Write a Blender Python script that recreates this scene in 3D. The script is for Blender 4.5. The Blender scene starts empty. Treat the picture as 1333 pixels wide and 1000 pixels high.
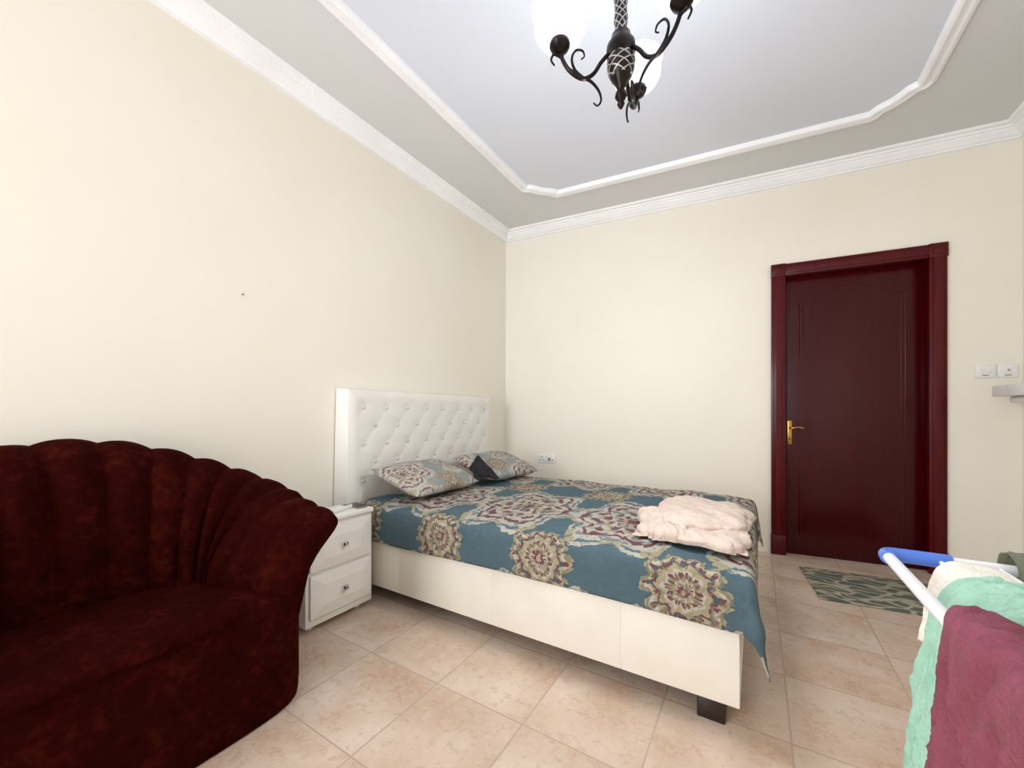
import bpy, bmesh, math, random
from mathutils import Vector, Matrix, noise
random.seed(4)
C = bpy.context.scene.collection
PI = math.pi
ORG = {}

def S(r, g, b):
    f = lambda c: (c/255/12.92) if c/255 <= .04045 else ((c/255+.055)/1.055)**2.4
    return (f(r), f(g), f(b), 1)

# ---------------------------------------------------------------- objects
def props(o, label=None, cat=None, group=None, kind=None):
    if label: o['label'] = label
    if cat: o['category'] = cat
    if group: o['group'] = group
    if kind: o['kind'] = kind
    return o

def thing(name, loc, label, cat, group=None, kind=None):
    o = bpy.data.objects.new(name, None); C.objects.link(o)
    o.empty_display_size = .05
    o.location = loc; ORG[o.name] = Vector(loc)
    return props(o, label, cat, group, kind)

def obj(name, bm, mat, parent=None, org=(0, 0, 0), sharp=35, subd=0, smooth=True, solid=0):
    off = ORG[parent.name] if parent else Vector(org)
    bmesh.ops.recalc_face_normals(bm, faces=bm.faces)
    bmesh.ops.translate(bm, verts=bm.verts, vec=-off)
    me = bpy.data.meshes.new(name); bm.to_mesh(me); bm.free()
    for p in me.polygons: p.use_smooth = smooth
    if smooth and sharp and not subd: me.set_sharp_from_angle(angle=math.radians(sharp))
    me.materials.append(mat)
    o = bpy.data.objects.new(name, me); C.objects.link(o)
    if parent: o.parent = parent
    else: o.location = off
    ORG[o.name] = off
    if solid:
        m = o.modifiers.new('solid', 'SOLIDIFY'); m.thickness = solid; m.offset = 0
    if subd:
        m = o.modifiers.new('sub', 'SUBSURF'); m.levels = subd; m.render_levels = subd
    return o

NB = bmesh.new
def box(bm, a, b, T=None, bev=0, seg=2):
    a = Vector(a); b = Vector(b)
    r = bmesh.ops.create_cube(bm, size=1)
    vs = r['verts']
    for v in vs:
        v.co = Vector(((a[i]+b[i])/2 + v.co[i]*abs(b[i]-a[i]) for i in range(3)))
    if bev:
        es = list({e for v in vs for e in v.link_edges})
        g = bmesh.ops.bevel(bm, geom=es, offset=bev, segments=seg, profile=.5, affect='EDGES')
        vs = list({v for f in g['faces'] for v in f.verts} | {v for v in vs if v.is_valid})
    if T is not None:
        for v in vs: v.co = T @ v.co
    return bm

def spline(pts, n=6):
    P = [Vector(p) for p in pts]; out = []
    for i in range(len(P)-1):
        p0 = P[max(i-1, 0)]; p1 = P[i]; p2 = P[i+1]; p3 = P[min(i+2, len(P)-1)]
        for k in range(n):
            t = k/n
            out.append(.5*((2*p1)+(p2-p0)*t+(2*p0-5*p1+4*p2-p3)*t*t+(3*p1-p0-3*p2+p3)*t**3))
    out.append(P[-1]); return out

def tube(bm, pts, r, seg=10, closed=False):
    P = [Vector(p) for p in pts]; n = len(P)
    R = r if isinstance(r, (list, tuple)) else [r]*n
    rings = []; up = None
    for i in range(n):
        if closed: t = P[(i+1) % n]-P[i-1]
        else: t = P[min(i+1, n-1)]-P[max(i-1, 0)]
        t.normalize()
        if up is None:
            up = Vector((0, 0, 1)) if abs(t.z) < .9 else Vector((1, 0, 0))
        a = up-t*up.dot(t); a.normalize(); up = a
        b = t.cross(a)
        rings.append([bm.verts.new(P[i]+(a*math.cos(2*PI*k/seg)+b*math.sin(2*PI*k/seg))*R[i]) for k in range(seg)])
    m = n if closed else n-1
    for i in range(m):
        A = rings[i]; B = rings[(i+1) % n]
        for k in range(seg):
            bm.faces.new((A[k], A[(k+1) % seg], B[(k+1) % seg], B[k]))
    if not closed:
        bm.faces.new(rings[0][::-1]); bm.faces.new(rings[-1])
    return bm

def lathe(bm, prof, c=(0, 0, 0), seg=24, T=None):
    rings = []
    for r, z in prof:
        ring = []
        for k in range(seg):
            v = Vector((r*math.cos(2*PI*k/seg), r*math.sin(2*PI*k/seg), z))
            if T is not None: v = T @ v
            ring.append(bm.verts.new(v+Vector(c)))
        rings.append(ring)
    for A, B in zip(rings, rings[1:]):
        for k in range(seg): bm.faces.new((A[k], A[(k+1) % seg], B[(k+1) % seg], B[k]))
    bm.faces.new(rings[0][::-1]); bm.faces.new(rings[-1])
    return bm

def grid(bm, nu, nv, f, uvf=None, closeu=False, closev=False):
    V = [[bm.verts.new(f(i/nu, j/nv)) for j in range(nv if closev else nv+1)] for i in range(nu if closeu else nu+1)]
    lay = bm.loops.layers.uv.verify() if uvf else None
    for i in range(nu):
        for j in range(nv):
            i2 = (i+1) % len(V); j2 = (j+1) % len(V[0])
            fc = bm.faces.new((V[i][j], V[i2][j], V[i2][j2], V[i][j2]))
            if lay:
                for l, (a, b) in zip(fc.loops, ((i, j), (i+1, j), (i+1, j+1), (i, j+1))):
                    l[lay].uv = uvf(a/nu, b/nv)
    return V

def sweep2d(bm, path, prof, closed=False):
    # path in plan, profile (offset to the right of the path, z)
    P = [Vector(p) for p in path]; n = len(P); rows = []
    for i in range(n):
        ds = []
        if closed or i > 0: ds.append((P[i]-P[i-1]).normalized())
        if closed or i < n-1: ds.append((P[(i+1) % n]-P[i]).normalized())
        ns = [Vector((d.y, -d.x)) for d in ds]
        m = ns[0] if len(ns) == 1 else (ns[0]+ns[1])/max(.35, 1+ns[0].dot(ns[1]))
        rows.append([bm.verts.new((P[i].x+m.x*o, P[i].y+m.y*o, z)) for o, z in prof])
    k = len(prof)
    for i in range(n if closed else n-1):
        A = rows[i]; B = rows[(i+1) % n]
        for j in range(k): bm.faces.new((A[j], A[(j+1) % k], B[(j+1) % k], B[j]))
    if not closed: bm.faces.new(rows[0]); bm.faces.new(rows[-1][::-1])
    return bm

def ridged(p, s=1.0, oct_=3):
    v = 0; a = 1; t = 0
    for k in range(oct_):
        v += a*(1-2*abs(noise.noise(p*s)))
        t += a; a *= .5; s *= 2.1
    return v/t

# ---------------------------------------------------------------- materials
def mth(nt, op, *a):
    n = nt.nodes.new('ShaderNodeMath'); n.operation = op
    for i, v in enumerate(a):
        if isinstance(v, (int, float)): n.inputs[i].default_value = v
        else: nt.links.new(v, n.inputs[i])
    return n.outputs[0]
def mixc(nt, f, a, b):
    n = nt.nodes.new('ShaderNodeMix'); n.data_type = 'RGBA'
    for v, s in ((f, n.inputs[0]), (a, n.inputs[6]), (b, n.inputs[7])):
        if isinstance(v, (int, float, tuple)): s.default_value = v
        else: nt.links.new(v, s)
    return n.outputs[2]
def nz(nt, vec, scale, detail=3, rough=.5):
    n = nt.nodes.new('ShaderNodeTexNoise')
    n.inputs['Scale'].default_value = scale; n.inputs['Detail'].default_value = detail; n.inputs['Roughness'].default_value = rough
    if vec is not None: nt.links.new(vec, n.inputs['Vector'])
    return n
def ramp(nt, fac, stops, const=False):
    n = nt.nodes.new('ShaderNodeValToRGB'); e = n.color_ramp.elements
    n.color_ramp.interpolation = 'CONSTANT' if const else 'LINEAR'
    while len(e) < len(stops): e.new(1)
    for i, (p, c) in enumerate(stops): e[i].position = p; e[i].color = c
    nt.links.new(fac, n.inputs[0]); return n.outputs[0]
def newmat(name):
    m = bpy.data.materials.new(name); m.use_nodes = True
    nt = m.node_tree; return m, nt, nt.nodes['Principled BSDF']
def mat(name, col, rough=.5, var=None, vscale=3, bump=0, bscale=60, metal=0, sheen=0, sheencol=None, coat=0, spec=.5, emit=None, estr=0):
    m, nt, p = newmat(name)
    tc = nt.nodes.new('ShaderNodeTexCoord').outputs['Object']
    n = nz(nt, tc, vscale, 4)
    c2 = var if var else tuple(min(1, c*.93) for c in col[:3])+(1,)
    nt.links.new(ramp(nt, n.outputs[0], [(.35, col), (.68, c2)]), p.inputs['Base Color'])
    p.inputs['Roughness'].default_value = rough; p.inputs['Metallic'].default_value = metal
    p.inputs['Specular IOR Level'].default_value = spec
    if sheen:
        p.inputs['Sheen Weight'].default_value = sheen; p.inputs['Sheen Roughness'].default_value = .35
        if sheencol: p.inputs['Sheen Tint'].default_value = sheencol
    if coat: p.inputs['Coat Weight'].default_value = coat; p.inputs['Coat Roughness'].default_value = .12
    if emit: p.inputs['Emission Color'].default_value = emit; p.inputs['Emission Strength'].default_value = estr
    if bump:
        b = nt.nodes.new('ShaderNodeBump'); b.inputs['Strength'].default_value = bump; b.inputs['Distance'].default_value = .01
        nt.links.new(nz(nt, tc, bscale, 3).outputs[0], b.inputs['Height']); nt.links.new(b.outputs[0], p.inputs['Normal'])
    return m

# room dimensions are needed by the ceiling paint
XW, XR, YC, SK = -2.32, 1.52, 3.625, math.radians(6.5)
TAN = math.tan(SK); YR = YC+(XR-XW)*TAN; SR = (XR-XW)/math.cos(SK); ZC = 3.09; YF = -2.4
xl, xr = -1.70, .845
yb = lambda x: 3.30+TAN*(x+.4)

M = {}
M['wall'] = mat('cream_paint', S(241, 237, 225), .5, S(238, 233, 219), 1.2, .04, 25)
M['trim'] = mat('white_plaster', S(249, 250, 252), .5)
M['leather'] = mat('white_leather', S(238, 236, 230), .4, S(233, 230, 223), 4, .05, 120)
M['leather_b'] = mat('cream_leather', S(237, 232, 220), .42, S(229, 223, 207), 3, .06, 90)
M['white'] = mat('white_plastic', S(240, 240, 238), .35)
M['knob'] = mat('chrome', S(200, 200, 205), .15, metal=1)
M['crystal'] = mat('crystal_button', S(222, 221, 220), .12, S(186, 186, 188), 60, coat=.5)
M['brass'] = mat('brass', S(190, 152, 82), .3, S(170, 132, 66), 8, metal=1)
M['dark'] = mat('dark_wood_foot', S(38, 22, 18), .4)
M['black'] = mat('black_plastic', S(25, 26, 30), .3)
M['blackcloth'] = mat('black_cloth', S(18, 18, 21), .9, S(30, 29, 32), 20, .3, 90)
M['iron'] = mat('dark_bronze', S(28, 23, 23), .35, S(44, 36, 33), 30, metal=.8)
M['pink'] = mat('beige_pink_fleece', S(223, 205, 191), .95, S(211, 189, 175), 25, .6, 180, sheen=.12)
M['maroon'] = mat('maroon_cotton', S(142, 75, 92), .92, S(124, 58, 75), 14, .5, 160)
M['mint'] = mat('mint_cotton', S(166, 208, 188), .9, S(144, 192, 170), 14, .4, 140)
M['cream'] = mat('cream_cotton', S(238, 236, 226), .9, S(226, 222, 208), 14, .5, 120)
M['greycloth'] = mat('grey_green_cotton', S(122, 128, 108), .9, S(98, 104, 88), 14, .4, 160)
M['tubew'] = mat('white_enamel', S(240, 241, 244), .3)
M['blue'] = mat('blue_plastic', S(78, 122, 216), .3)
M['shelf'] = mat('pale_stone', S(252, 251, 249), .35, S(240, 239, 237), 12)
M['mark'] = mat('grey_print', S(128, 127, 126), .6)
M['red'] = mat('red_indicator', S(170, 40, 40), .4)
M['nail'] = mat('steel_nail', S(110, 102, 90), .4, metal=.2)
M['bulb'] = mat('lit_bulb', S(240, 244, 255), .4, emit=(.9, .94, 1, 1), estr=1.5)

def ceiling_paint():
    # cool white inside the plaster moulding, light grey border around it
    m, nt, p = newmat('ceiling_paint')
    tc = nt.nodes.new('ShaderNodeTexCoord').outputs['Object']
    s = nt.nodes.new('ShaderNodeSeparateXYZ'); nt.links.new(tc, s.inputs[0])
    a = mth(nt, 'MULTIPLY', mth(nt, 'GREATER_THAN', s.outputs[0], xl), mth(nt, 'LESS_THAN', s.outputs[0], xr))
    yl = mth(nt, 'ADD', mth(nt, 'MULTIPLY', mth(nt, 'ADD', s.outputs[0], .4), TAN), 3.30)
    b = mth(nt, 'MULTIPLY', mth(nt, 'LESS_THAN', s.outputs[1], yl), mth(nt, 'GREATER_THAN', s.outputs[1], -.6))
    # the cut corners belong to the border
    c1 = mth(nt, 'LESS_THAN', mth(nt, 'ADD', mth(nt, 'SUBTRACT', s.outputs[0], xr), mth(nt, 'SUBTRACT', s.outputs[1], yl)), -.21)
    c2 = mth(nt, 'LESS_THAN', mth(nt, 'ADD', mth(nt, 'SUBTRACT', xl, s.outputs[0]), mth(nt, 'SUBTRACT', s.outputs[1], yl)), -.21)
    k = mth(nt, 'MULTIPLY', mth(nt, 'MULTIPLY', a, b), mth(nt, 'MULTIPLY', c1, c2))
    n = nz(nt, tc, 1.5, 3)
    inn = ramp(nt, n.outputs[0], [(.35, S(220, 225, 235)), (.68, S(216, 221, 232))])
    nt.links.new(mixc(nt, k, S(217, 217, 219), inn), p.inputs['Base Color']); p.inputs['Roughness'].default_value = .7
    return m
M['ceil'] = ceiling_paint()

def velvet():
    m, nt, p = newmat('crushed_red_velvet')
    tc = nt.nodes.new('ShaderNodeTexCoord').outputs['Object']
    n1 = nz(nt, tc, 6, 5, .65); n2 = nz(nt, tc, 34, 4, .6)
    f = mth(nt, 'ADD', mth(nt, 'MULTIPLY', n1.outputs[0], .55), mth(nt, 'MULTIPLY', n2.outputs[0], .45))
    nt.links.new(ramp(nt, f, [(.34, S(31, 4, 3)), (.52, S(43, 7, 5)), (.7, S(66, 19, 11))]), p.inputs['Base Color'])
    p.inputs['Roughness'].default_value = .9; p.inputs['Specular IOR Level'].default_value = .02
    p.inputs['Sheen Weight'].default_value = .08; p.inputs['Sheen Roughness'].default_value = .28; p.inputs['Sheen Tint'].default_value = S(190, 88, 54)
    b = nt.nodes.new('ShaderNodeBump'); b.inputs['Strength'].default_value = .4; b.inputs['Distance'].default_value = .012
    nt.links.new(f, b.inputs['Height']); nt.links.new(b.outputs[0], p.inputs['Normal'])
    return m
M['velvet'] = velvet()

def wood(name, c0, c1, rough):
    m, nt, p = newmat(name)
    tc = nt.nodes.new('ShaderNodeTexCoord').outputs['Object']
    mp = nt.nodes.new('ShaderNodeMapping'); mp.inputs['Scale'].default_value = (14, 14, .9); nt.links.new(tc, mp.inputs[0])
    n = nz(nt, mp.outputs[0], 2.5, 6, .6)
    nt.links.new(ramp(nt, n.outputs[0], [(.3, c0), (.62, c1), (.85, c0)]), p.inputs['Base Color'])
    p.inputs['Roughness'].default_value = rough
    p.inputs['Specular IOR Level'].default_value = .3
    return m
M['wood'] = wood('cherry_red_wood', S(70, 2, 9), S(84, 5, 12), .26)
M['leaf'] = wood('dark_cherry_wood', S(54, 1, 5), S(63, 2, 7), .22)

def tiles():
    m, nt, p = newmat('beige_floor_tile')
    tc = nt.nodes.new('ShaderNodeTexCoord').outputs['Object']
    s = nt.nodes.new('ShaderNodeSeparateXYZ'); nt.links.new(tc, s.inputs[0])
    T = .42
    ax = mth(nt, 'DIVIDE', mth(nt, 'ADD', s.outputs[0], 1.155+8*T), T); ay = mth(nt, 'DIVIDE', mth(nt, 'SUBTRACT', s.outputs[1], 1.264-8*T), T)
    fx = mth(nt, 'FRACT', ax); fy = mth(nt, 'FRACT', ay)
    ex = mth(nt, 'MINIMUM', fx, mth(nt, 'SUBTRACT', 1, fx)); ey = mth(nt, 'MINIMUM', fy, mth(nt, 'SUBTRACT', 1, fy))
    e = mth(nt, 'MINIMUM', ex, ey)
    cv = nt.nodes.new('ShaderNodeCombineXYZ')
    nt.links.new(mth(nt, 'FLOOR', ax), cv.inputs[0]); nt.links.new(mth(nt, 'FLOOR', ay), cv.inputs[1])
    wn = nt.nodes.new('ShaderNodeTexWhiteNoise'); nt.links.new(cv.outputs[0], wn.inputs['Vector'])
    off = nt.nodes.new('ShaderNodeVectorMath'); off.operation = 'SCALE'; off.inputs['Scale'].default_value = 7
    nt.links.new(wn.outputs['Color'], off.inputs[0])
    ad = nt.nodes.new('ShaderNodeVectorMath'); ad.operation = 'ADD'
    nt.links.new(tc, ad.inputs[0]); nt.links.new(off.outputs[0], ad.inputs[1])
    n1 = nz(nt, ad.outputs[0], 4.5, 6, .65); n2 = nz(nt, ad.outputs[0], 24, 5, .7); n3 = nz(nt, ad.outputs[0], 9, 6, .7)
    c1 = ramp(nt, n1.outputs[0], [(.34, S(222, 204, 188)), (.5, S(212, 190, 171)), (.66, S(195, 163, 138))])
    c2 = mixc(nt, mth(nt, 'MULTIPLY', mth(nt, 'GREATER_THAN', n2.outputs[0], .57), .3), c1, S(180, 141, 114))
    c2 = mixc(nt, mth(nt, 'MULTIPLY', mth(nt, 'GREATER_THAN', n3.outputs[0], .56), .28), c2, S(230, 217, 204))
    c3 = mixc(nt, mth(nt, 'MULTIPLY', wn.outputs['Value'], .16), c2, S(190, 165, 145))
    nt.links.new(mixc(nt, mth(nt, 'LESS_THAN', e, .0075), c3, S(187, 167, 151)), p.inputs['Base Color'])
    nt.links.new(mth(nt, 'ADD', mth(nt, 'MULTIPLY', n2.outputs[0], .2), .14), p.inputs['Roughness'])
    b = nt.nodes.new('ShaderNodeBump'); b.inputs['Strength'].default_value = .3; b.inputs['Distance'].default_value = .003
    nt.links.new(mth(nt, 'MINIMUM', mth(nt, 'MULTIPLY', e, 80), 1), b.inputs['Height']); nt.links.new(b.outputs[0], p.inputs['Normal'])
    return m
M['tile'] = tiles()

def damask(name, k=1.0, ox=0, oy=0, pale=False):
    m, nt, p = newmat(name)
    uv = nt.nodes.new('ShaderNodeTexCoord').outputs['UV']
    def warp(vec, scale, amt):
        nd = nz(nt, vec, scale, 2)
        sb = nt.nodes.new('ShaderNodeVectorMath'); sb.operation = 'SUBTRACT'; sb.inputs[1].default_value = (.5, .5, .5); nt.links.new(nd.outputs['Color'], sb.inputs[0])
        sc = nt.nodes.new('ShaderNodeVectorMath'); sc.operation = 'SCALE'; sc.inputs['Scale'].default_value = amt
        nt.links.new(sb.outputs[0], sc.inputs[0])
        ad = nt.nodes.new('ShaderNodeVectorMath'); ad.operation = 'ADD'; nt.links.new(vec, ad.inputs[0]); nt.links.new(sc.outputs[0], ad.inputs[1])
        return ad.outputs[0]
    wv = warp(warp(uv, 7/k, .055*k), 32/k, .038*k)
    s = nt.nodes.new('ShaderNodeSeparateXYZ'); nt.links.new(wv, s.inputs[0])
    a, b = s.outputs[0], s.outputs[1]
    P, Q = .61*k, 1.06*k
    def med(x0, y0, R, n, amp, sy=1.0):
        x = mth(nt, 'MULTIPLY', mth(nt, 'SUBTRACT', mth(nt, 'FRACT', mth(nt, 'ADD', mth(nt, 'DIVIDE', mth(nt, 'SUBTRACT', a, x0), P), 20.5)), .5), P)
        y = mth(nt, 'MULTIPLY', mth(nt, 'SUBTRACT', mth(nt, 'FRACT', mth(nt, 'ADD', mth(nt, 'DIVIDE', mth(nt, 'SUBTRACT', b, y0), Q), 20.5)), .5), Q/sy)
        r = mth(nt, 'DIVIDE', mth(nt, 'SQRT', mth(nt, 'ADD', mth(nt, 'MULTIPLY', x, x), mth(nt, 'MULTIPLY', y, y))), R)
        th = mth(nt, 'ARCTAN2', y, x)
        cs = lambda q: mth(nt, 'COSINE', mth(nt, 'MULTIPLY', th, q))
        rm = mth(nt, 'MULTIPLY', r, mth(nt, 'SUBTRACT', 1+amp*.4, mth(nt, 'MULTIPLY', mth(nt, 'ABSOLUTE', cs(n/2)), amp)))
        return rm, cs
    teal, dteal, gold, cream, burg = S(78, 99, 108), S(66, 85, 94), S(174, 160, 122), S(194, 187, 171), S(118, 52, 55)
    olive = S(140, 132, 98); lteal = S(93, 114, 121)
    if pale: teal, dteal, lteal, cream = S(142, 147, 147), S(96, 107, 113), S(176, 176, 171), S(196, 190, 178)
    n3 = nz(nt, wv, 9/k, 2, .4)
    line = mth(nt, 'LESS_THAN', mth(nt, 'ABSOLUTE', mth(nt, 'SUBTRACT', n3.outputs[0], .5)), .02)
    col = mixc(nt, mth(nt, 'MULTIPLY', line, .2), teal, cream if pale else lteal)
    blot = mth(nt, 'GREATER_THAN', nz(nt, wv, 14/k, 3, .6).outputs[0], .62)
    col = mixc(nt, mth(nt, 'MULTIPLY', blot, .35), col, cream if pale else dteal)
    # large pale damask clustering along the middle of the bed
    rm, cs = med(ox+P/2, oy+Q/2, .295*k, 6, .30, 1.34)
    c1 = ramp(nt, rm, [(0, burg), (.1, gold), (.16, burg), (.26, cream), (.36, gold), (.42, cream), (.5, burg), (.6, cream), (.72, burg), (.78, cream), (.9, gold)], True)
    c2 = ramp(nt, rm, [(0, burg), (.1, gold), (.2, cream), (.32, burg), (.42, gold), (.5, cream), (.66, burg), (.74, cream), (.86, lteal), (.93, cream)], True)
    cb = mixc(nt, mth(nt, 'GREATER_THAN', cs(10), .0), c1, c2)
    brk = mth(nt, 'GREATER_THAN', nz(nt, wv, 20/k, 3, .6).outputs[0], .57)
    cb = mixc(nt, mth(nt, 'MULTIPLY', brk, .7), cb, teal)
    col = mixc(nt, mth(nt, 'MULTIPLY', mth(nt, 'LESS_THAN', rm, 1), .84), col, cb)
    # gold rosettes along the edges
    rm, cs = med(ox, oy, .147*k, 10, .2, 1.1)
    c1 = ramp(nt, rm, [(0, gold), (.08, burg), (.22, gold), (.3, burg), (.44, cream), (.5, gold), (.6, burg), (.7, gold), (.78, cream), (.86, olive), (.95, gold)], True)
    c2 = ramp(nt, rm, [(0, gold), (.08, burg), (.16, cream), (.28, olive), (.4, cream), (.5, gold), (.64, dteal), (.74, burg), (.84, gold), (.92, dteal)], True)
    ca = mixc(nt, mth(nt, 'GREATER_THAN', cs(20), -.1), c1, c2)
    brk = mth(nt, 'GREATER_THAN', nz(nt, wv, 34/k, 3, .6).outputs[0], .55)
    ca = mixc(nt, mth(nt, 'MULTIPLY', brk, .65), ca, olive)
    col = mixc(nt, mth(nt, 'MULTIPLY', mth(nt, 'LESS_THAN', rm, 1), .88), col, ca)
    sp = nz(nt, uv, 160, 2).outputs[0]
    col = mixc(nt, mth(nt, 'MULTIPLY', sp, .28), col, teal)
    nt.links.new(col, p.inputs['Base Color'])
    p.inputs['Roughness'].default_value = .85
    p.inputs['Specular IOR Level'].default_value = .2
    bp = nt.nodes.new('ShaderNodeBump'); bp.inputs['Strength'].default_value = .4; bp.inputs['Distance'].default_value = .03
    nt.links.new(nz(nt, uv, 8, 4, .6).outputs[0], bp.inputs['Height']); nt.links.new(bp.outputs[0], p.inputs['Normal'])
    return m
M['damask'] = damask('teal_damask_cotton', 1, -.845, 1.52)
M['damask_p'] = damask('grey_damask_cotton', .55, .1, .08, True)

def matweave():
    # elongated leaf shapes outlined in beige
    m, nt, p = newmat('leaf_mat')
    tc = nt.nodes.new('ShaderNodeTexCoord').outputs['Object']
    n = nz(nt, tc, 5, 2)
    ad = nt.nodes.new('ShaderNodeVectorMath'); ad.operation = 'MULTIPLY_ADD'
    nt.links.new(n.outputs['Color'], ad.inputs[0]); ad.inputs[1].default_value = (.2, .2, 0); nt.links.new(tc, ad.inputs[2])
    mp = nt.nodes.new('ShaderNodeMapping'); mp.inputs['Rotation'].default_value = (0, 0, .7); mp.inputs['Scale'].default_value = (5.5, 15, 1)
    nt.links.new(ad.outputs[0], mp.inputs[0])
    v = nt.nodes.new('ShaderNodeTexVoronoi'); v.feature = 'DISTANCE_TO_EDGE'; v.inputs['Scale'].default_value = 1
    nt.links.new(mp.outputs[0], v.inputs['Vector'])
    nt.links.new(ramp(nt, v.outputs['Distance'], [(0, S(168, 162, 142)), (.085, S(156, 151, 132)), (.125, S(92, 97, 87)), (1, S(84, 89, 80))], False), p.inputs['Base Color'])
    p.inputs['Roughness'].default_value = .95
    return m
M['mat'] = matweave()

def glass():
    m, nt, p = newmat('frosted_glass')
    out = nt.nodes['Material Output']
    tr = nt.nodes.new('ShaderNodeBsdfTranslucent'); tr.inputs[0].default_value = (.9, .92, .97, 1)
    mx = nt.nodes.new('ShaderNodeMixShader'); mx.inputs[0].default_value = .1
    tc = nt.nodes.new('ShaderNodeTexCoord').outputs['Object']
    nt.links.new(ramp(nt, nz(nt, tc, 11, 4).outputs[0], [(.35, S(236, 238, 246)), (.65, S(204, 210, 222))]), p.inputs['Base Color']); p.inputs['Roughness'].default_value = .2
    p.inputs['Emission Color'].default_value = (.98, .99, 1, 1)
    p.inputs['Emission Strength'].default_value = .6
    nt.links.new(p.outputs[0], mx.inputs[1]); nt.links.new(tr.outputs[0], mx.inputs[2]); nt.links.new(mx.outputs[0], out.inputs[0])
    return m
M['glass'] = glass()

def twist():
    m, nt, p = newmat('silver_lattice_on_bronze')
    tc = nt.nodes.new('ShaderNodeTexCoord').outputs['Object']
    s = nt.nodes.new('ShaderNodeSeparateXYZ'); nt.links.new(tc, s.inputs[0])
    th = mth(nt, 'ARCTAN2', s.outputs[1], s.outputs[0])
    z = mth(nt, 'MULTIPLY', s.outputs[2], 110)
    a = mth(nt, 'ABSOLUTE', mth(nt, 'SINE', mth(nt, 'ADD', z, mth(nt, 'MULTIPLY', th, 3))))
    b = mth(nt, 'ABSOLUTE', mth(nt, 'SINE', mth(nt, 'SUBTRACT', z, mth(nt, 'MULTIPLY', th, 3))))
    l = mth(nt, 'LESS_THAN', mth(nt, 'MINIMUM', a, b), .26)
    nt.links.new(mixc(nt, l, S(28, 23, 23), S(176, 170, 164)), p.inputs['Base Color'])
    p.inputs['Roughness'].default_value = .35; p.inputs['Metallic'].default_value = .5
    return m
M['twist'] = twist()

# ---------------------------------------------------------------- room
TB = Matrix.Translation((XW, YC, 0)) @ Matrix.Rotation(SK, 4, 'Z')
def slab(z0, z1, ex=0):
    bm = NB(); pts = [(XW, YF), (XR, YF), (XR, YR+ex), (XW, YC+ex)]
    lo = [bm.verts.new((x, y, z0)) for x, y in pts]; hi = [bm.verts.new((x, y, z1)) for x, y in pts]
    bm.faces.new(lo[::-1]); bm.faces.new(hi)
    for i in range(4): bm.faces.new((lo[i], lo[(i+1) % 4], hi[(i+1) % 4], hi[i]))
    return bm
props(obj('floor', slab(-.1, 0, .14), M['tile']), 'beige mottled square tile floor of the bedroom', 'floor', kind='structure')
props(obj('ceiling', slab(ZC, ZC+.1), M['ceil']), 'pale flat ceiling, cool white inside a light grey border', 'ceiling', kind='structure')
props(obj('wall_left', box(NB(), (XW-.12, YF, 0), (XW, YC, ZC)), M['wall']), 'long cream wall behind the headboard and armchair', 'wall', kind='structure')
D0, D1, DT = 2.437, 3.49, 2.36
bm = NB()
box(bm, (0, 0, 0), (D0+.06, .12, ZC), TB); box(bm, (D1-.06, 0, 0), (SR, .12, ZC), TB); box(bm, (D0+.06, 0, DT-.05), (D1-.06, .12, ZC), TB)
props(obj('wall_back', bm, M['wall']), 'cream wall with the dark red door in it', 'wall', kind='structure')
props(obj('wall_right', box(NB(), (XR, YF, 0), (XR+.12, YR, ZC)), M['wall']), 'cream wall at the right edge behind the small shelf', 'wall', kind='structure')
zb = ZC-.088
prof = [(0, zb), (.016, zb), (.016, zb+.012), (.028, zb+.016), (.04, zb+.03), (.058, zb+.046), (.062, zb+.056), (.074, zb+.058), (.078, zb+.07), (.1, zb+.074), (.108, zb+.088), (0, zb+.088)]
props(obj('trim_1', sweep2d(NB(), [(XW, YF), (XW, YC), (XR, YR), (XR, YF)], prof), M['trim'], sharp=25), 'stepped white plaster cornice where walls meet ceiling', 'cornice', kind='structure')

def corner(p, a, b, c=.23):
    # corner turned by a soft reverse curve
    p = Vector(p); a = Vector(a).normalized(); b = Vector(b).normalized()
    half = [(1.0, 0), (.93, .0), (.87, .03), (.83, .09), (.80, .16), (.74, .235), (.64, .3), (.53, .38)]
    pts = half+[(.45, .45)]+[(y, x) for x, y in half[::-1]]
    sp = spline([(x, y, 0) for x, y in pts], 3)
    return [p+a*(c*q.x)+b*(c*q.y) for q in sp]
cl, cr = Vector((xl, yb(xl))), Vector((xr, yb(xr)))
db = (cr-cl).normalized()
f0, f1 = Vector((xl, -.6)), Vector((xr, -.6))
path = corner(cl, (0, -1), db)+corner(cr, -db, (0, -1))+corner(f1, (0, 1), (-1, 0))+corner(f0, (1, 0), (0, 1))
pr = [(-.045, ZC+.002), (-.045, ZC-.012), (-.034, ZC-.024), (-.02, ZC-.026), (-.012, ZC-.014), (.0, ZC-.012), (.008, ZC-.02), (.022, ZC-.034), (.036, ZC-.03), (.045, ZC-.012), (.045, ZC+.002)]
props(obj('trim_2', sweep2d(NB(), path, pr, True), M['trim'], sharp=40), 'white plaster moulding frame with softly cut corners on ceiling', 'moulding', kind='structure')

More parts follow.
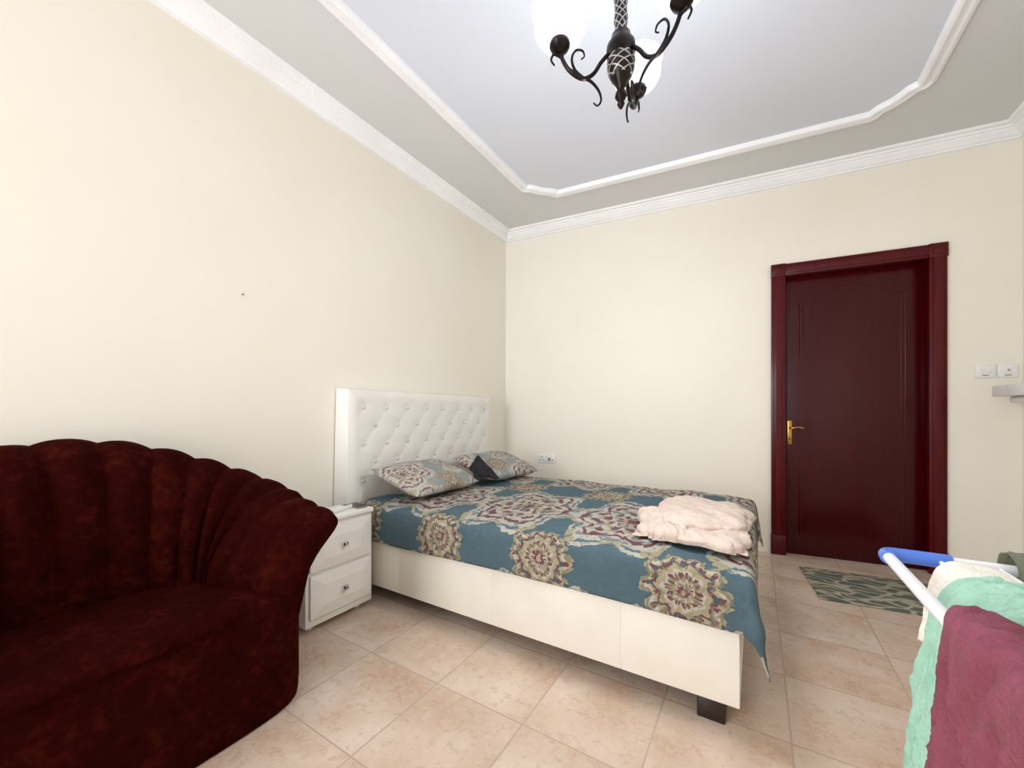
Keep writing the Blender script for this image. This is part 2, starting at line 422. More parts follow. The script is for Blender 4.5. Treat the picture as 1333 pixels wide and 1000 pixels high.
# ---------------------------------------------------------------- door
dr = thing('door_1', TB @ Vector(((D0+D1)/2, 0, 0)), 'dark red mahogany door with arched panel and brass lever handle', 'door', kind='structure')
AW = .098
bm = NB()
for s0, s1 in ((D0, D0+AW), (D1-AW, D1)):
    box(bm, (s0, -.03, 0), (s1, -.001, DT-AW), TB, .008); box(bm, (s0+.02, -.036, .16), (s1-.02, -.028, DT-AW), TB, .006)
    box(bm, (s0-.003, -.036, 0), (s1+.003, -.001, .16), TB, .006)
box(bm, (D0+AW, -.03, DT-AW), (D1-AW, -.001, DT), TB, .008); box(bm, (D0+AW, -.036, DT-AW+.02), (D1-AW, -.028, DT-.02), TB, .006)
for s0, s1 in ((D0, D0+AW), (D1-AW, D1)):
    box(bm, (s0-.002, -.036, DT-AW-.002), (s1+.002, -.001, DT+.002), TB, .004); box(bm, (s0+.02, -.041, DT-AW+.02), (s1-.02, -.035, DT-.02), TB, .004)
obj('architrave', bm, M['wood'], dr)
bm = NB(); j0, j1 = D0+AW-.008, D1-AW+.008
box(bm, (D0+.061, -.002, 0), (j0, .119, DT-.051), TB); box(bm, (j1, -.002, 0), (D1-.061, .119, DT-.051), TB); box(bm, (j0, -.002, DT-AW-.0), (j1, .119, DT-.051), TB)
obj('jamb', bm, M['wood'], dr)
L0, L1, LT, LN = j0+.001, j1-.001, DT-AW-.001, .04
leaf = obj('door_leaf', box(NB(), (L0, LN, .001), (L1, LN+.04, LT), TB, .003), M['leaf'], dr)
def arch(m_, z0, rise):
    a, b = L0+m_, L1-m_; zt = LT-m_-rise; pts = [(a, z0), (b, z0), (b, zt)]
    for i in range(1, 24):
        t = i/24; w = math.sin(PI*t)**1.6
        pts.append((b+(a-b)*t, zt+rise*w))
    pts.append((a, zt)); return pts
bm = NB()
tube(bm, [TB @ Vector((s, LN+.003, z)) for s, z in arch(.11, .16, .11)], .0055, 8, True)
tube(bm, [TB @ Vector((s, LN+.0032, z)) for s, z in arch(.135, .185, .107)], .0045, 8, True)
obj('panel_moulding', bm, M['leaf'], leaf)
hs, hz = L0+.045, 1.0
plate = obj('handle_plate', box(NB(), (hs-.016, LN-.009, hz-.105), (hs+.016, LN+.001, hz+.09), TB, .006), M['brass'], leaf); props(plate, 'brass handle plate')
bm = NB()
tube(bm, [TB @ Vector(p) for p in spline([(hs, LN-.005, hz+.03), (hs, LN-.04, hz+.03), (hs+.018, LN-.05, hz+.031), (hs+.05, LN-.05, hz+.036), (hs+.085, LN-.048, hz+.028)], 6)], .008, 10)
obj('lever', bm, M['brass'], leaf)
bm = NB(); lathe(bm, [(.007, 0), (.007, .006)], TB @ Vector((hs, LN-.008, hz-.06)), 12, Matrix.Rotation(SK, 4, 'Z') @ Matrix.Rotation(PI/2, 4, 'X'))
obj('keyhole', bm, M['dark'], leaf)

# ---------------------------------------------------------------- wall fittings
def wallplate(name, s, z, w, h, label, cat, marks, group):
    t = thing(name, TB @ Vector((s, 0, z)), label, cat, group)
    obj('plate', box(NB(), (s-w/2, -.011, z-h/2), (s+w/2, -.0005, z+h/2), TB, .003), M['white'], t)
    for n_, a, b, m_ in marks:
        obj(n_, box(NB(), (s+a[0], -.016, z+a[1]), (s+b[0], -.0105, z+b[1]), TB, .0015), M[m_], t)
    return t
wallplate('light_switch', 3.685, 1.44, .098, .092, 'white light switch plate nearer to the door', 'light switch',
          [('rocker', (-.03, -.012), (-.006, .016), 'white'), ('rocker', (.006, -.012), (.03, .016), 'white'), ('mark', (-.03, .0), (-.012, .004), 'mark'), ('mark', (.012, .0), (.03, .004), 'mark'), ('mark', (-.016, -.032), (.016, -.027), 'mark')], 'wall switches beside the door')
wallplate('light_switch', 3.793, 1.44, .098, .092, 'white switch plate with red indicator above the small shelf', 'light switch',
          [('rocker', (-.018, -.018), (.018, .018), 'white'), ('indicator', (-.006, -.005), (.01, .01), 'red'), ('mark', (-.016, -.034), (.016, -.029), 'mark')], 'wall switches beside the door')
wallplate('wall_socket', .425, .68, .088, .088, 'white wall socket nearer to the bed head', 'socket',
          [('pin_hole', (-.005, .012), (.005, .026), 'mark'), ('pin_hole', (-.024, -.018), (-.012, -.01), 'mark'), ('pin_hole', (.012, -.018), (.024, -.01), 'mark')], 'wall sockets behind the bed')
wallplate('wall_socket', .525, .68, .088, .088, 'white wall socket with grey switch, farther from the bed head', 'socket',
          [('switch', (-.03, -.02), (-.006, .01), 'mark'), ('pin_hole', (.008, -.018), (.026, -.008), 'mark')], 'wall sockets behind the bed')
sh = thing('wall_shelf', (XR, 3.6, 1.22), 'small white corner shelf below the light switches', 'shelf')
obj('shelf_board', box(NB(), (XR-.23, 3.3, 1.255), (XR-.001, 3.8, 1.325), None, .008), M['shelf'], sh)
obj('bracket', box(NB(), (XR-.17, 3.34, 1.215), (XR-.001, 3.76, 1.2548), None, .012), M['shelf'], sh)
bm = NB(); lathe(bm, [(.003, 0), (.003, .006), (.0045, .007), (.0045, .009)], (XW-.003, 1.035, 1.78), 10, Matrix.Rotation(PI/2, 4, 'Y'))
props(obj('nail', bm, M['nail'], None, (XW, 1.035, 1.78)), 'tiny dark nail head alone in the left wall', 'nail')

# ---------------------------------------------------------------- bed
BY0, BY1, BXF = 1.63, 3.10, -.05
bed = thing('bed', (-1.1, 2.36, 0), 'cream leather double bed with buttoned white headboard', 'bed')
bm = NB()
HY0, HY1, HT = 1.575, 3.215, 1.315
def hb(y, z, x): return bm.verts.new((x, y, z))
back = [(HY0-.03, .1), (HY1+.03, .1), (HY1, HT), (HY0, HT)]
front = [(HY0+.02, .1), (HY1-.02, .1), (HY1-.025, HT-.012), (HY0+.025, HT-.012)]
b_ = [hb(y, z, XW+.006) for y, z in back]; f_ = [hb(y, z, XW+.102) for y, z in front]
bm.faces.new(b_); bm.faces.new(f_[::-1])
for i in range(4): bm.faces.new((b_[i], f_[i], f_[(i+1) % 4], b_[(i+1) % 4]))
bmesh.ops.bevel(bm, geom=list(bm.edges), offset=.01, segments=4, profile=.5, affect='EDGES')
head = obj('headboard', bm, M['leather'], bed); props(head, 'white leather headboard')
PY0, PY1, PZ0, PZ1 = HY0+.03, HY1-.03, .45, HT-.018
NC = 8; DY = (PY1-PY0-.02)/NC; DZ = .122
ZB0 = PZ1-.11; YB0 = PY0+.01
btn = []
r_ = 0; z = ZB0
while z > .58:
    for c_ in range(NC):
        y = YB0+DY*(c_+.5) if r_ % 2 == 0 else YB0+DY*(c_+1)
        if y < PY1-.06: btn.append((y, z))
    z -= DZ; r_ += 1
def tuft(y, z):
    # shallow padding: faint diamond pleats between the buttons, dimples at the buttons
    zz = (z-ZB0)/(2*DZ); yy = (y-YB0)/DY-.5
    p, q = yy+zz, yy-zz
    pl = min(abs(math.sin(PI*p)), abs(math.sin(PI*q)))
    h = min(1, pl*1.6)
    ins = max(0, min(1, min(y-PY0-.03, PY1-.03-y, PZ1-.08-z)/.05))
    dim = 0
    for by, bz in btn:
        d2 = (y-by)**2+(z-bz)**2
        if d2 < .014: dim += math.exp(-d2/(2*.026**2))
    ed = min(1, max(0, min(y-PY0, PY1-y, z-PZ0, PZ1-z)/.06))
    return -.006+math.sin(ed*PI/2)**.8*.013-ins*(1-h)*.0018-dim*.0075*min(1, ed*2)
bm = NB()
grid(bm, 220, 120, lambda u, v: Vector((XW+.106+tuft(PY0+(PY1-PY0)*u, PZ0+(PZ1-PZ0)*v), PY0+(PY1-PY0)*u, PZ0+(PZ1-PZ0)*v)))
obj('tufted_panel', bm, M['leather'], head, sharp=0)
for y, z in btn:
    bm = NB(); bmesh.ops.create_uvsphere(bm, u_segments=10, v_segments=6, radius=.0115)
    for v in bm.verts: v.co = Vector((v.co.x*.7+XW+.106, v.co.y+y, v.co.z+z))
    obj('button', bm, M['crystal'], head)
def rail(y0, y1):
    bm = NB(); cuts = [XW+.12, -1.79, -1.127, -.478, BXF]
    box(bm, (cuts[0], y0+.002, .092), (BXF-.002, y1-.002, .383), None, .01, 3)
    for a, b in zip(cuts, cuts[1:]): box(bm, (a+.0001, y0, .09), (b-.0001, y1, .385), None, .003, 3)
    return bm
obj('side_rail', rail(BY0, BY0+.06), M['leather_b'], bed)
obj('side_rail', rail(BY1-.06, BY1), M['leather_b'], bed)
bm = NB()
for a, b in ((BY0+.061, 2.36), (2.36, BY1-.061)): box(bm, (BXF-.06, a+.0002, .09), (BXF, b-.0002, .385), None, .005, 3)
obj('foot_rail', bm, M['leather_b'], bed)
for x, dy in ((-.145, 0), (-2.05, .25)):
    for y in (BY0+.02+dy, BY1-.12-dy):
        obj('leg', box(NB(), (x-.048, y, 0), (x+.048, y+.10, .0895), None, .004), M['dark'], bed)
obj('slat_base', box(NB(), (XW+.15, BY0+.065, .10), (BXF-.065, BY1-.065, .198), None, .01), M['dark'], bed)
obj('mattress', box(NB(), (XW+.15, BY0+.065, .2), (BXF-.065, BY1-.065, .56), None, .04, 4), M['white'], bed)

# sheet over the mattress
X1, Y0s, Y1s, ZT = -.035, 1.642, 3.06, .578
XS = XW+.17
def sheet(u, v):
    X = XS+u*((X1+.29)-XS); Y = (Y0s-.23)+v*((Y1s+.2)-(Y0s-.23))
    dx = max(0, X-X1); dy = max(0, Y0s-Y); dyf = max(0, Y-Y1s)
    e = .036
    cx = min(X, X1); cy = min(max(Y, Y0s), Y1s)
    fall = (dx**2.4+dy**2.4+dyf**2.4)**(1/2.4)
    rad = math.sqrt(dx*dx+dy*dy+dyf*dyf)
    out = 1-math.exp(-fall/e)
    hang = max(0, fall-e*out*.8)
    x = cx; y = cy
    if fall > 0:
        ex, ey = dx/rad, (dyf-dy)/rad
        corner_ = 2*abs(ex*ey)
        off = e*out+corner_*hang*.17
        wob = .004*math.sin(X*7+1+Y*9)*min(1, hang/.12)+.004*noise.noise(Vector((X*9, Y*9, 0)))+corner_*.007*math.sin((X-Y)*26)*min(1, hang/.15)
        off += max(-.002, wob)
        x += ex*off; y += ey*off
    z = ZT-hang*(1+.03*math.sin(X*3+1))
    # cloth sinks softly towards the near foot corner
    slope = .018*max(0, 1-abs(X-X1)/.5)*max(0, 1-abs(Y-Y0s)/.5) if fall == 0 else 0
    n = noise.noise(Vector((X*3.2, Y*3.2, 1)))*.012+ridged(Vector((X*2.2, Y*3.5, 4)), 1.3, 3)*.013
    edge = min(1, min(max(0, X1-X)+.02, max(0, Y-Y0s)+.02)/.12)
    if fall == 0: z += max(0, n*edge+.008*edge-slope)
    return Vector((x, y, z))
bm = NB()
grid(bm, 170, 140, sheet, lambda u, v: (XS+u*((X1+.29)-XS), (Y0s-.23)+v*((Y1s+.2)-(Y0s-.23))))
props(obj('bedsheet', bm, M['damask'], None, (-1.1, 2.36, .6), sharp=0, solid=.004), 'teal damask sheet with cream and burgundy medallions on the bed', 'bed sheet')

def pillow(name, c, w, l, h, rot, mt, label, cat, group=None, pinch=.12, wrk=1, taper=0):
    T = Matrix.Translation(c) @ rot
    bm = NB()
    n = 28
    def f(side):
        def g(u, v):
            a = u*2-1; b = v*2-1
            prof = max(0, (1-abs(a)**2.6)*(1-abs(b)**2.6))**.5
            sx = 1-pinch*(1-abs(a)**2)*abs(b)**4*.6; sy = 1-pinch*(1-abs(b)**2)*abs(a)**4*.6
            wr = wrk*(noise.noise(Vector((a*2.2+c[1]*3, b*2.2, side*3)))*.09+noise.noise(Vector((a*5, b*5+c[1], side)))*.07)
            tp = 1-taper*(1-a)/2
            return T @ Vector((b*l/2*sy*tp, a*w/2*sx, side*h/2*prof*(1+wr)+h*.12*wrk*noise.noise(Vector((a*1.5, b*1.5, c[1])))))
        return g
    uvf = lambda u, v: (v*l+c[0], u*w+c[1])
    grid(bm, n, n, f(1), uvf); grid(bm, n, n, f(-1), uvf)
    bmesh.ops.remove_doubles(bm, verts=bm.verts, dist=.0008)
    return props(obj(name, bm, mt, None, c, sharp=0), label, cat, group)
R = lambda a, ax: Matrix.Rotation(math.radians(a), 4, ax)
pillow('pillow', (-1.94, 2.04, .712), .68, .42, .13, R(4, 'Z') @ R(19, 'Y'), M['damask_p'], 'patterned pillow on the near side beside the nightstand', 'pillow', 'patterned pillows on the bed', .07)
pillow('pillow', (-1.87, 2.79, .712), .64, .42, .13, R(-8, 'Z') @ R(18, 'Y'), M['damask_p'], 'patterned pillow on the far side of the bed', 'pillow', 'patterned pillows on the bed', .07)
pillow('cloth', (-1.78, 2.43, .722), .15, .30, .035, R(-14, 'Z') @ R(32, 'Y') @ R(18, 'X'), M['blackcloth'], 'small black cloth tossed between the two patterned pillows', 'cloth', None, .4, 3, .65)

# loose folded blanket: layers heaped at the foot
def blanket():
    bm = NB(); base = ZT+.03
    def layer(cx, cy, hx, hy, rot, z0, h, seed, wr):
        ca, sa = math.cos(rot), math.sin(rot)
        n = 84
        def f(u, v):
            a, b = u*2-1, v*2-1
            k = 1+.13*noise.noise(Vector((a*1.8, b*1.8, seed)))+.05*noise.noise(Vector((a*5, b*5, seed)))
            x, y = a*hx*k, b*hy*k
            r = max(abs(a), abs(b)); rr = (abs(a)**5+abs(b)**5)**.2
            e = max(0, 1-rr**6)**.45
            fold = ridged(Vector((a*.9+seed, b*1.5+.9*a, seed)), 1.0, 3)-.4
            z = z0+e*h*(1+.24*noise.noise(Vector((a*1.4, b*1.4, seed+3))))+e*wr*fold
            if r >= .999: z = z0
            s_ = 1+.06*math.sin(e*PI)
            return Vector((cx+(x*ca-y*sa)*s_, cy+(x*sa+y*ca)*s_, max(base, z)))
        grid(bm, n, n, f)
    layer(-.235, 2.10, .215, .325, -.06, base, .052, 1.3, .012)
    layer(-.235, 2.14, .190, .265, .10, base+.034, .050, 5.7, .016)
    layer(-.39, 1.97, .08, .17, .4, base, .060, 9.1, .032)
    layer(-.32, 1.90, .07, .13, .1, base, .052, 2.2, .028)
    layer(-.15, 1.86, .12, .10, -.3, base, .042, 3.3, .016)
    return bm
props(obj('folded_blanket', blanket(), M['pink'], None, (-.24, 2.1, .608), sharp=0), 'pale beige pink fleece blanket heaped loosely at the foot of the bed', 'blanket')

# ---------------------------------------------------------------- nightstand
NX0, NX1, NY0, NY1, NZ = -2.18, -1.95, 1.165, 1.578, .59
ns = thing('nightstand', ((NX0+NX1)/2, (NY0+NY1)/2, 0), 'white padded nightstand with two drawers between armchair and bed', 'nightstand')
obj('body', box(NB(), (NX0, NY0, .035), (NX1-.012, NY1, NZ-.03), None, .008), M['leather'], ns)
obj('top', box(NB(), (NX0, NY0-.006, NZ-.03), (NX1+.004, NY1+.004, NZ), None, .01, 3), M['leather'], ns)
for zz0, zz1 in ((.08, .305), (.32, .545)):
    bm = NB(); y0, y1 = NY0+.02, NY1-.02
    box(bm, (NX1-.013, y0, zz0), (NX1+.002, y1, zz1), None, .004)
    o4 = [(y0+.006, zz0+.006), (y1-.006, zz0+.006), (y1-.006, zz1-.006), (y0+.006, zz1-.006)]
    i4 = [(y0+.075, zz0+.06), (y1-.075, zz0+.06), (y1-.075, zz1-.06), (y0+.075, zz1-.06)]
    a = [bm.verts.new((NX1+.0018, y, z)) for y, z in o4]; b = [bm.verts.new((NX1+.012, y, z)) for y, z in i4]
    for k in range(4): bm.faces.new((a[k], a[(k+1) % 4], b[(k+1) % 4], b[k]))
    bm.faces.new(b)
    d = obj('drawer', bm, M['leather'], ns, sharp=6)
    bm = NB(); lathe(bm, [(.006, 0), (.006, .012), (.013, .016), (.015, .022), (.01, .03), (.002, .031)], (NX1+.011, (y0+y1)/2, (zz0+zz1)/2), 14, Matrix.Rotation(PI/2, 4, 'Y'))
    obj('knob', bm, M['knob'], d)
for x in (NX0+.04, NX1-.08):
    for y in (NY0+.06, NY1-.06):
        obj('foot', lathe(NB(), [(.018, 0), (.022, .035)], (x, y, 0), 12), M['leather'], ns)
rc = thing('remote_control', (-2.06, 1.42, NZ), 'white remote control lying on the nightstand', 'remote control')
T = Matrix.Translation((-2.04, 1.42, NZ)) @ R(14, 'Z')
obj('body', box(NB(), (-.025, -.075, .0005), (.025, .075, .022), T, .006, 3), M['white'], rc)
obj('screen', box(NB(), (-.018, .02, .0215), (.018, .065, .0235), T, .001), M['mark'], rc)
ph = thing('phone', (-2.06, 1.52, NZ), 'dark phone lying flat on the nightstand beside the bed', 'phone')
T = Matrix.Translation((-2.04, 1.535, NZ)) @ R(80, 'Z')
obj('body', box(NB(), (-.03, -.065, .0005), (.03, .065, .0105), T, .004, 3), M['mark'], ph)
obj('screen', box(NB(), (-.027, -.062, .010), (.027, .062, .0115), T, .0006), M['black'], ph)

# ---------------------------------------------------------------- armchair
ac = thing('armchair', (-1.85, .38, 0), 'dark red velvet tub armchair with fluted fan back', 'armchair')
CX, CY, AX, AY, ST = -1.84, .38, .385, .55, .24
plan = []
for k in range(8): plan.append(((CX+ST*(1-k/8), CY+AY), (0, 1)))
for k in range(61):
    a = PI/2+PI*k/60
    n = Vector((math.cos(a)/AX, math.sin(a)/AY)).normalized()
    plan.append(((CX+AX*math.cos(a), CY+AY*math.sin(a)), (n.x, n.y)))
for k in range(1, 9): plan.append(((CX+ST*k/8, CY-AY), (0, -1)))
cum = [0]
for (p, _), (q, _) in zip(plan, plan[1:]): cum.append(cum[-1]+math.hypot(q[0]-p[0], q[1]-p[1]))
def planat(t):
    L = t*cum[-1]
    for i in range(len(cum)-1):
        if cum[i+1] >= L-1e-9:
            w = (L-cum[i])/(cum[i+1]-cum[i]); break
    p = Vector(plan[i][0]).lerp(Vector(plan[i+1][0]), w); n = Vector(plan[i][1]).lerp(Vector(plan[i+1][1]), w).normalized()
    return p, n
NCH, SUB = 17, 15
def shell_sec(t):
    p, n = planat(t)
    c = abs(2*t-1)
    H = .735+(1.05-.735)*(math.cos(min(1, c)*PI)*.5+.5)**.8
    F = .012+.095*(1-math.exp(-((c/.62)**3)))
    tt = t+.055*math.sin(2*PI*t)                       # pleats broad at the back, closer along the arms
    bmp = abs(math.sin(PI*NCH*tt))**.75
    am = .04*(1+.2*noise.noise(Vector((t*9, 3, 1))))
    k = am*(bmp-.55)
    g = lambda f: .40+(H-.40)*f
    lean = max(0, (c-.8)/.2)
    th = 1-.5*lean                                     # arms thin out so the pleats reach the tip
    sec = [(-.16*th, .2), (-.20*th, .36), (-.24*th-k*.6, .44), (-.235*th-k*.9+F*.1, g(.36)), (-.21*th-k+F*.4, g(.62)), (-.165*th-k+F*.75, g(.86)),
           (-.085*th-k*.8+F*.95, H+k*.35), (.0+F*1.02, H+k*.6), (.04+F*1.05, H-.035+k*.5), (.046+F*.95, H-.085), (.018+F*.6, H-.15), (.0+F*.1, .48), (-.005, .36), (-.03, .2)]
    out = []
    for o, z in sec:
        fx = lean*(.05*max(0, (z-.5)/.24))
        out.append(Vector((p.x+n.x*o+fx, p.y+n.y*o, z)))
    return out
bm = NB()
nt_ = NCH*SUB
rows = []
for i in range(nt_+1): rows.append([bm.verts.new(v) for v in shell_sec(i/nt_)])
for A, B in zip(rows, rows[1:]):
    for j in range(len(A)): bm.faces.new((A[j], A[(j+1) % len(A)], B[(j+1) % len(A)], B[j]))
def cap(row):
    cs = [v.co.copy() for v in row]; prev = row; N = len(cs)
    for s_, d in ((.92, .014), (.68, .026), (.3, .032)):
        ring = []
        for j in range(N):
            o = cs[N-1-j]; m = (cs[j]+o)/2
            ring.append(bm.verts.new(m+(cs[j]-m)*s_+Vector((d, 0, 0))))
        for j in range(N): bm.faces.new((prev[j], prev[(j+1) % N], ring[(j+1) % N], ring[j]))
        prev = ring
    bm.faces.new(prev)
cap(rows[0]); cap(rows[-1])
obj('fluted_back', bm, M['velvet'], ac, sharp=0, subd=1)
def supere(bm, cx, cy, ax, ay, n, prof, seg=84):
    rings = []
    for r, z in prof:
        ring = []
        for k in range(seg):
            a = 2*PI*k/seg; c, s = math.cos(a), math.sin(a)
            q = (abs(c)**n+abs(s)**n)**(-1/n)
            ring.append(bm.verts.new((cx+ax*(1-(1-r)*ay/ax if r > .8 else r)*q*c, cy+ay*r*q*s, z)))
        rings.append(ring)
    for A, B in zip(rings, rings[1:]):
        for k in range(seg): bm.faces.new((A[k], A[(k+1) % seg], B[(k+1) % seg], B[k]))
    bm.faces.new(rings[0][::-1]); bm.faces.new(rings[-1])
    return bm
# one bulky body carries the seat
obj('base', supere(NB(), -1.87, CY, .335, .568, 6.5, [(.985, .003), (.995, .02), (1, .08), (1, .2), (1, .3), (.997, .36), (.985, .405), (.965, .43), (.92, .445), (.84, .45)]), M['velvet'], ac, sharp=0)
obj('seat_cushion', supere(NB(), -1.80, CY, .268, .42, 4.2, [(.9, .40), (.97, .41), (1, .422), (.998, .436), (.985, .45), (.95, .462), (.88, .47), (.7, .475), (.4, .479), (.1, .48)]), M['velvet'], ac, sharp=0)

# ---------------------------------------------------------------- door mat
bm = NB(); T = Matrix.Translation((.72, 3.40, 0)) @ R(6.5, 'Z')
box(bm, (-.42, -.28, .0005), (.42, .28, .012), T, .004)
props(obj('door_mat', bm, M['mat'], None, (.72, 3.40, 0)), 'grey green door mat with pale leaf pattern before the door', 'mat')

# ---------------------------------------------------------------- chandelier
HX, HYc, DZ_ = -.43, 1.47, .016
ch = thing('chandelier', (HX, HYc, ZC), 'dark bronze chandelier with frosted glass bowls hanging from ceiling', 'chandelier')
up_ = lambda pr_: [(r, z+DZ_) for r, z in pr_]
obj('ceiling_rose', lathe(NB(), [(.06, ZC-.001), (.062, ZC-.02), (.04, ZC-.05), (.015, ZC-.06)], (HX, HYc, 0)), M['iron'], ch)
obj('stem', lathe(NB(), [(.014, ZC-.055)]+up_([(.014, 2.86), (.022, 2.85), (.016, 2.83), (.02, 2.8), (.03, 2.72), (.022, 2.64), (.026, 2.6), (.018, 2.55)]), (HX, HYc, 0)), M['twist'], ch)
obj('body', lathe(NB(), up_([(.018, 2.55), (.034, 2.545), (.04, 2.52), (.052, 2.505), (.054, 2.48), (.046, 2.46), (.05, 2.44), (.046, 2.41), (.036, 2.385), (.02, 2.36), (.012, 2.34)]), (HX, HYc, 0)), M['iron'], ch)
obj('lattice_band', lathe(NB(), up_([(.0505, 2.455), (.0515, 2.44), (.048, 2.41), (.038, 2.386)]), (HX, HYc, 0)), M['twist'], ch)
obj('finial', lathe(NB(), up_([(.012, 2.341), (.02, 2.33), (.022, 2.315), (.012, 2.3), (.009, 2.295), (.014, 2.288), (.008, 2.275), (.002, 2.268)]), (HX, HYc, 0)), M['iron'], ch)
fwd = Vector((-.5255, .8508, 0)); rgt = Vector((.8508, .5255, 0))
for ang in (183, 312, 58):
    d = rgt*math.cos(math.radians(ang))+fwd*math.sin(math.radians(ang))
    P = lambda r, z: Vector((HX, HYc, DZ_))+d*r+Vector((0, 0, z))
    ap = spline([P(.045, 2.475), P(.075, 2.44), P(.105, 2.395), P(.145, 2.376), P(.19, 2.4), P(.218, 2.44), P(.23, 2.482)], 6)
    arm = obj('arm', tube(NB(), ap, .0075, 10), M['iron'], ch)
    q = spline([P(.20, 2.41), P(.16, 2.386), P(.115, 2.368), P(.085, 2.335), P(.075, 2.30), P(.088, 2.278), P(.104, 2.288)], 6)
    obj('scroll', tube(NB(), q, [.007-.0045*i/(len(q)-1) for i in range(len(q))], 8), M['iron'], arm)
    q = spline([P(.14, 2.377), P(.172, 2.405), P(.185, 2.445), P(.172, 2.478), P(.146, 2.48), P(.138, 2.46), P(.15, 2.448)], 6)
    obj('scroll', tube(NB(), q, [.006-.0035*i/(len(q)-1) for i in range(len(q))], 8), M['iron'], arm)
    q = spline([P(.222, 2.45), P(.25, 2.462), P(.262, 2.44), P(.25, 2.42)], 5)
    obj('scroll', tube(NB(), q, [.006-.003*i/(len(q)-1) for i in range(len(q))], 8), M['iron'], arm)
    c = P(.23, 0)
    obj('cup', lathe(NB(), [(.01, 2.465), (.02, 2.472), (.032, 2.480), (.038, 2.492), (.036, 2.503), (.028, 2.505)], c, 20), M['iron'], arm)
    sp = [(.028, 2.504), (.054, 2.509), (.081, 2.526), (.094, 2.55), (.095, 2.572), (.09, 2.592), (.091, 2.604), (.104, 2.618), (.101, 2.62), (.087, 2.606), (.086, 2.592), (.091, 2.572), (.09, 2.552), (.078, 2.53), (.052, 2.514), (.028, 2.508)]
    obj('shade', lathe(NB(), sp, c, 36), M['glass'], arm, sharp=0)
    obj('bulb', lathe(NB(), [(.012, 2.515), (.014, 2.538), (.022, 2.555), (.026, 2.57), (.019, 2.59), (.004, 2.598)], c, 16), M['bulb'], arm, sharp=0)
    l = bpy.data.lights.new('bulb_light', 'POINT'); l.energy = 1.6; l.color = (.78, .87, 1); l.shadow_soft_size = .06
    lo = bpy.data.objects.new('bulb_light', l); lo.location = c+Vector((0, 0, 2.64)); C.objects.link(lo)
l = bpy.data.lights.new('room_fill_light', 'POINT'); l.energy = 31; l.color = (.96, .97, 1); l.shadow_soft_size = .14  # fill lamp added in empty air under the chandelier, without a fitting
lo = bpy.data.objects.new('room_fill_light', l); lo.location = (HX, HYc+.2, 1.75); C.objects.link(lo)

# ---------------------------------------------------------------- drying rack and laundry
RX0, RX1, RY0, RY1, RZ = .235, .80, .28, 1.14, .85
dk = thing('drying_rack', ((RX0+RX1)/2, .71, 0), 'white folding drying rack with blue corner joints', 'drying rack')
for a, b in (((RX0, RY0), (RX0, RY1)), ((RX1, RY0), (RX1, RY1)), ((RX0, RY1), (RX1, RY1)), ((RX0, RY0), (RX1, RY0))):
    obj('frame_bar', tube(NB(), [(*a, RZ), (*b, RZ)], .0105, 14), M['tubew'], dk)
for k in range(1, 7):
    x = RX0+(RX1-RX0)*k/7
    obj('rod', tube(NB(), [(x, RY0, RZ), (x, RY1, RZ)], .004, 8), M['tubew'], dk)
for x, sx in ((RX0, 1), (RX1, -1)):
    for y, sy in ((RY0, 1), (RY1, -1)):
        bm = NB(); tube(bm, spline([(x+sx*.098, y, RZ), (x+sx*.03, y, RZ), (x+sx*.004, y+sy*.004, RZ), (x, y+sy*.02, RZ), (x, y+sy*.03, RZ)], 5), .0145, 14)
        obj('corner_joint', bm, M['blue'], dk)
for x in (RX0+.07, RX1-.07):
    obj('leg', tube(NB(), [(x, RY1-.1, RZ-.015), (x, RY0+.05, .012)], .009, 10), M['tubew'], dk)
    obj('leg', tube(NB(), [(x+.02, RY0+.1, RZ-.015), (x+.02, RY1-.05, .012)], .009, 10), M['tubew'], dk)

def drape(name, prof, a0, a1, mt, label, cat, axis='Y', amp=.012, fr=40, seed=0, nu=80, crump=.0, th=.0025, edge=.02, top=.014, fold=14):
    P = spline([(p[0], 0, p[1]) for p in prof], 12); nv = len(P)-1; bm = NB()
    zt = max(p.z for p in P)
    def f(u, v):
        i = round(v*nv); p = P[i]; a = a0+(a1-a0)*u
        h = min(1, max(0, zt-p.z)/.16)
        w = amp*(.2+h)*(math.sin(a*fr+seed+3*noise.noise(Vector((a*4, p.z*2, seed))))+.8*noise.noise(Vector((a*14, p.z*7, seed))))
        # sharp hanging creases running down and slightly aslant
        r1 = 1-2*abs(noise.noise(Vector((a*fold+p.z*5, p.x*3, p.z*1.4+seed))))
        r2 = 1-2*abs(noise.noise(Vector((a*fold*1.9-p.z*9, p.x*6, p.z*4+seed+7))))
        r3 = 1-2*abs(noise.noise(Vector((a*fold*3.4+p.z*21, p.x*12, p.z*9+seed+3))))
        w += crump*((r1-.5)*1.2+(r2-.5)*.7+(r3-.5)*.3)*(.3+.7*h)
        t = P[min(i+1, nv)]-P[max(i-1, 0)]; t.normalize(); n = Vector((t.z, 0, -t.x))
        q = p+n*w
        lump = top*(1-h)*max(0, 1-2*abs(noise.noise(Vector((a*fold*.8+p.x*9, p.x*4, seed+5))))-.3)
        lump += top*.4*(1-h)*max(0, 1-2*abs(noise.noise(Vector((a*fold*2.2-p.x*26, p.x*12, seed+8))))-.2)
        a += edge*noise.noise(Vector((p.x*5, p.z*5, seed+u)))+edge*.6*noise.noise(Vector((p.x*16, p.z*16, seed+u)))
        return Vector((q.x, a, q.z+lump)) if axis == 'Y' else Vector((a, q.x, q.z+lump))
    grid(bm, nu, nv, f)
    c = sum(((Vector((p.x, (a0+a1)/2, p.z)) if axis == 'Y' else Vector(((a0+a1)/2, p.x, p.z))) for p in P), Vector())/len(P)
    return props(obj(name, bm, mt, None, c, sharp=0, solid=th), label, cat)
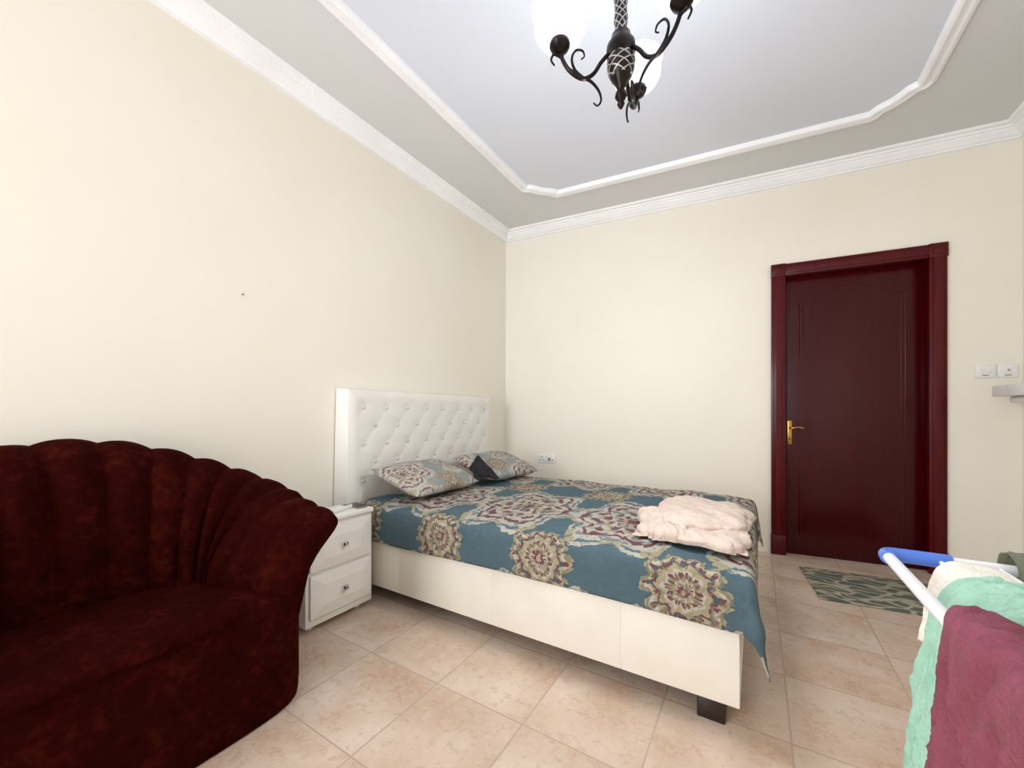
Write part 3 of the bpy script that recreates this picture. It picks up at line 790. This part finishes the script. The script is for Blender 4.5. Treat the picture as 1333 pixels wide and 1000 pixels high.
drape('towel', [(.40, .62), (.395, .78), (.388, .844), (.375, .858), (.345, .860), (.32, .860), (.306, .850), (.296, .83), (.288, .78), (.28, .70)], .99, 1.098, M['cream'], 'cream towel hanging nearest the blue corner of the rack', 'towel', amp=.0015, fr=150, seed=1, crump=.007, edge=.003, top=.004, nu=130, fold=48)
drape('mint_cloth', [(.43, .5), (.425, .75), (.41, .85), (.37, .866), (.32, .869), (.282, .852), (.26, .8), (.242, .7), (.229, .58), (.22, .42)], .79, .968, M['mint'], 'mint green cloth hanging between cream towel and maroon garment', 'cloth', amp=.002, fr=70, seed=2, crump=.011, edge=.005, fold=30, nu=130)
drape('maroon_garment', [(.46, .56), (.45, .74), (.42, .85), (.36, .864), (.3, .868), (.262, .876), (.228, .871), (.217, .83), (.218, .70), (.218, .58), (.214, .4)], .36, .782, M['maroon'], 'crumpled maroon garment draped over the near end of rack', 'garment', amp=.002, fr=30, seed=3, nu=220, crump=.019, edge=.012, top=.018, fold=16)
drape('grey_cloth', [(1.18, .66), (1.178, .78), (1.17, .858), (1.14, .878), (1.112, .858), (1.106, .78), (1.104, .66)], .41, .62, M['greycloth'], 'grey green cloth hung over the back bar of rack', 'cloth', axis='X', amp=.003, fr=50, seed=4, crump=.005, edge=.006, fold=26)

# ---------------------------------------------------------------- light, camera
w = bpy.data.worlds.new('world'); bpy.context.scene.world = w; w.use_nodes = True
w.node_tree.nodes['Background'].inputs[0].default_value = (.96, .98, 1, 1); w.node_tree.nodes['Background'].inputs[1].default_value = .9
def area(name, loc, target, sx, sy, e, col):
    l = bpy.data.lights.new(name, 'AREA'); l.shape = 'RECTANGLE'; l.size = sx; l.size_y = sy; l.energy = e; l.color = col
    o = bpy.data.objects.new(name, l); o.location = loc; C.objects.link(o)
    o.rotation_euler = (Vector(target)-Vector(loc)).to_track_quat('-Z', 'Y').to_euler()
area('rear_fill_light', (-1.6, -2.35, 1.5), (.3, 3.4, 1.7), 1.3, 2.2, 95, (.985, .985, 1))  # added fill lamp, unseen behind the camera; no window stands there
cam = bpy.data.cameras.new('camera'); co = bpy.data.objects.new('camera', cam); C.objects.link(co)
cam.sensor_width = 36; cam.lens = 36*515/1333; cam.shift_y = 38/1333; cam.clip_start = .05
co.location = (0, 0, 1.15); co.rotation_euler = (PI/2, 0, math.radians(31.7))
bpy.context.scene.camera = co
bpy.context.scene.view_settings.view_transform = 'Standard'
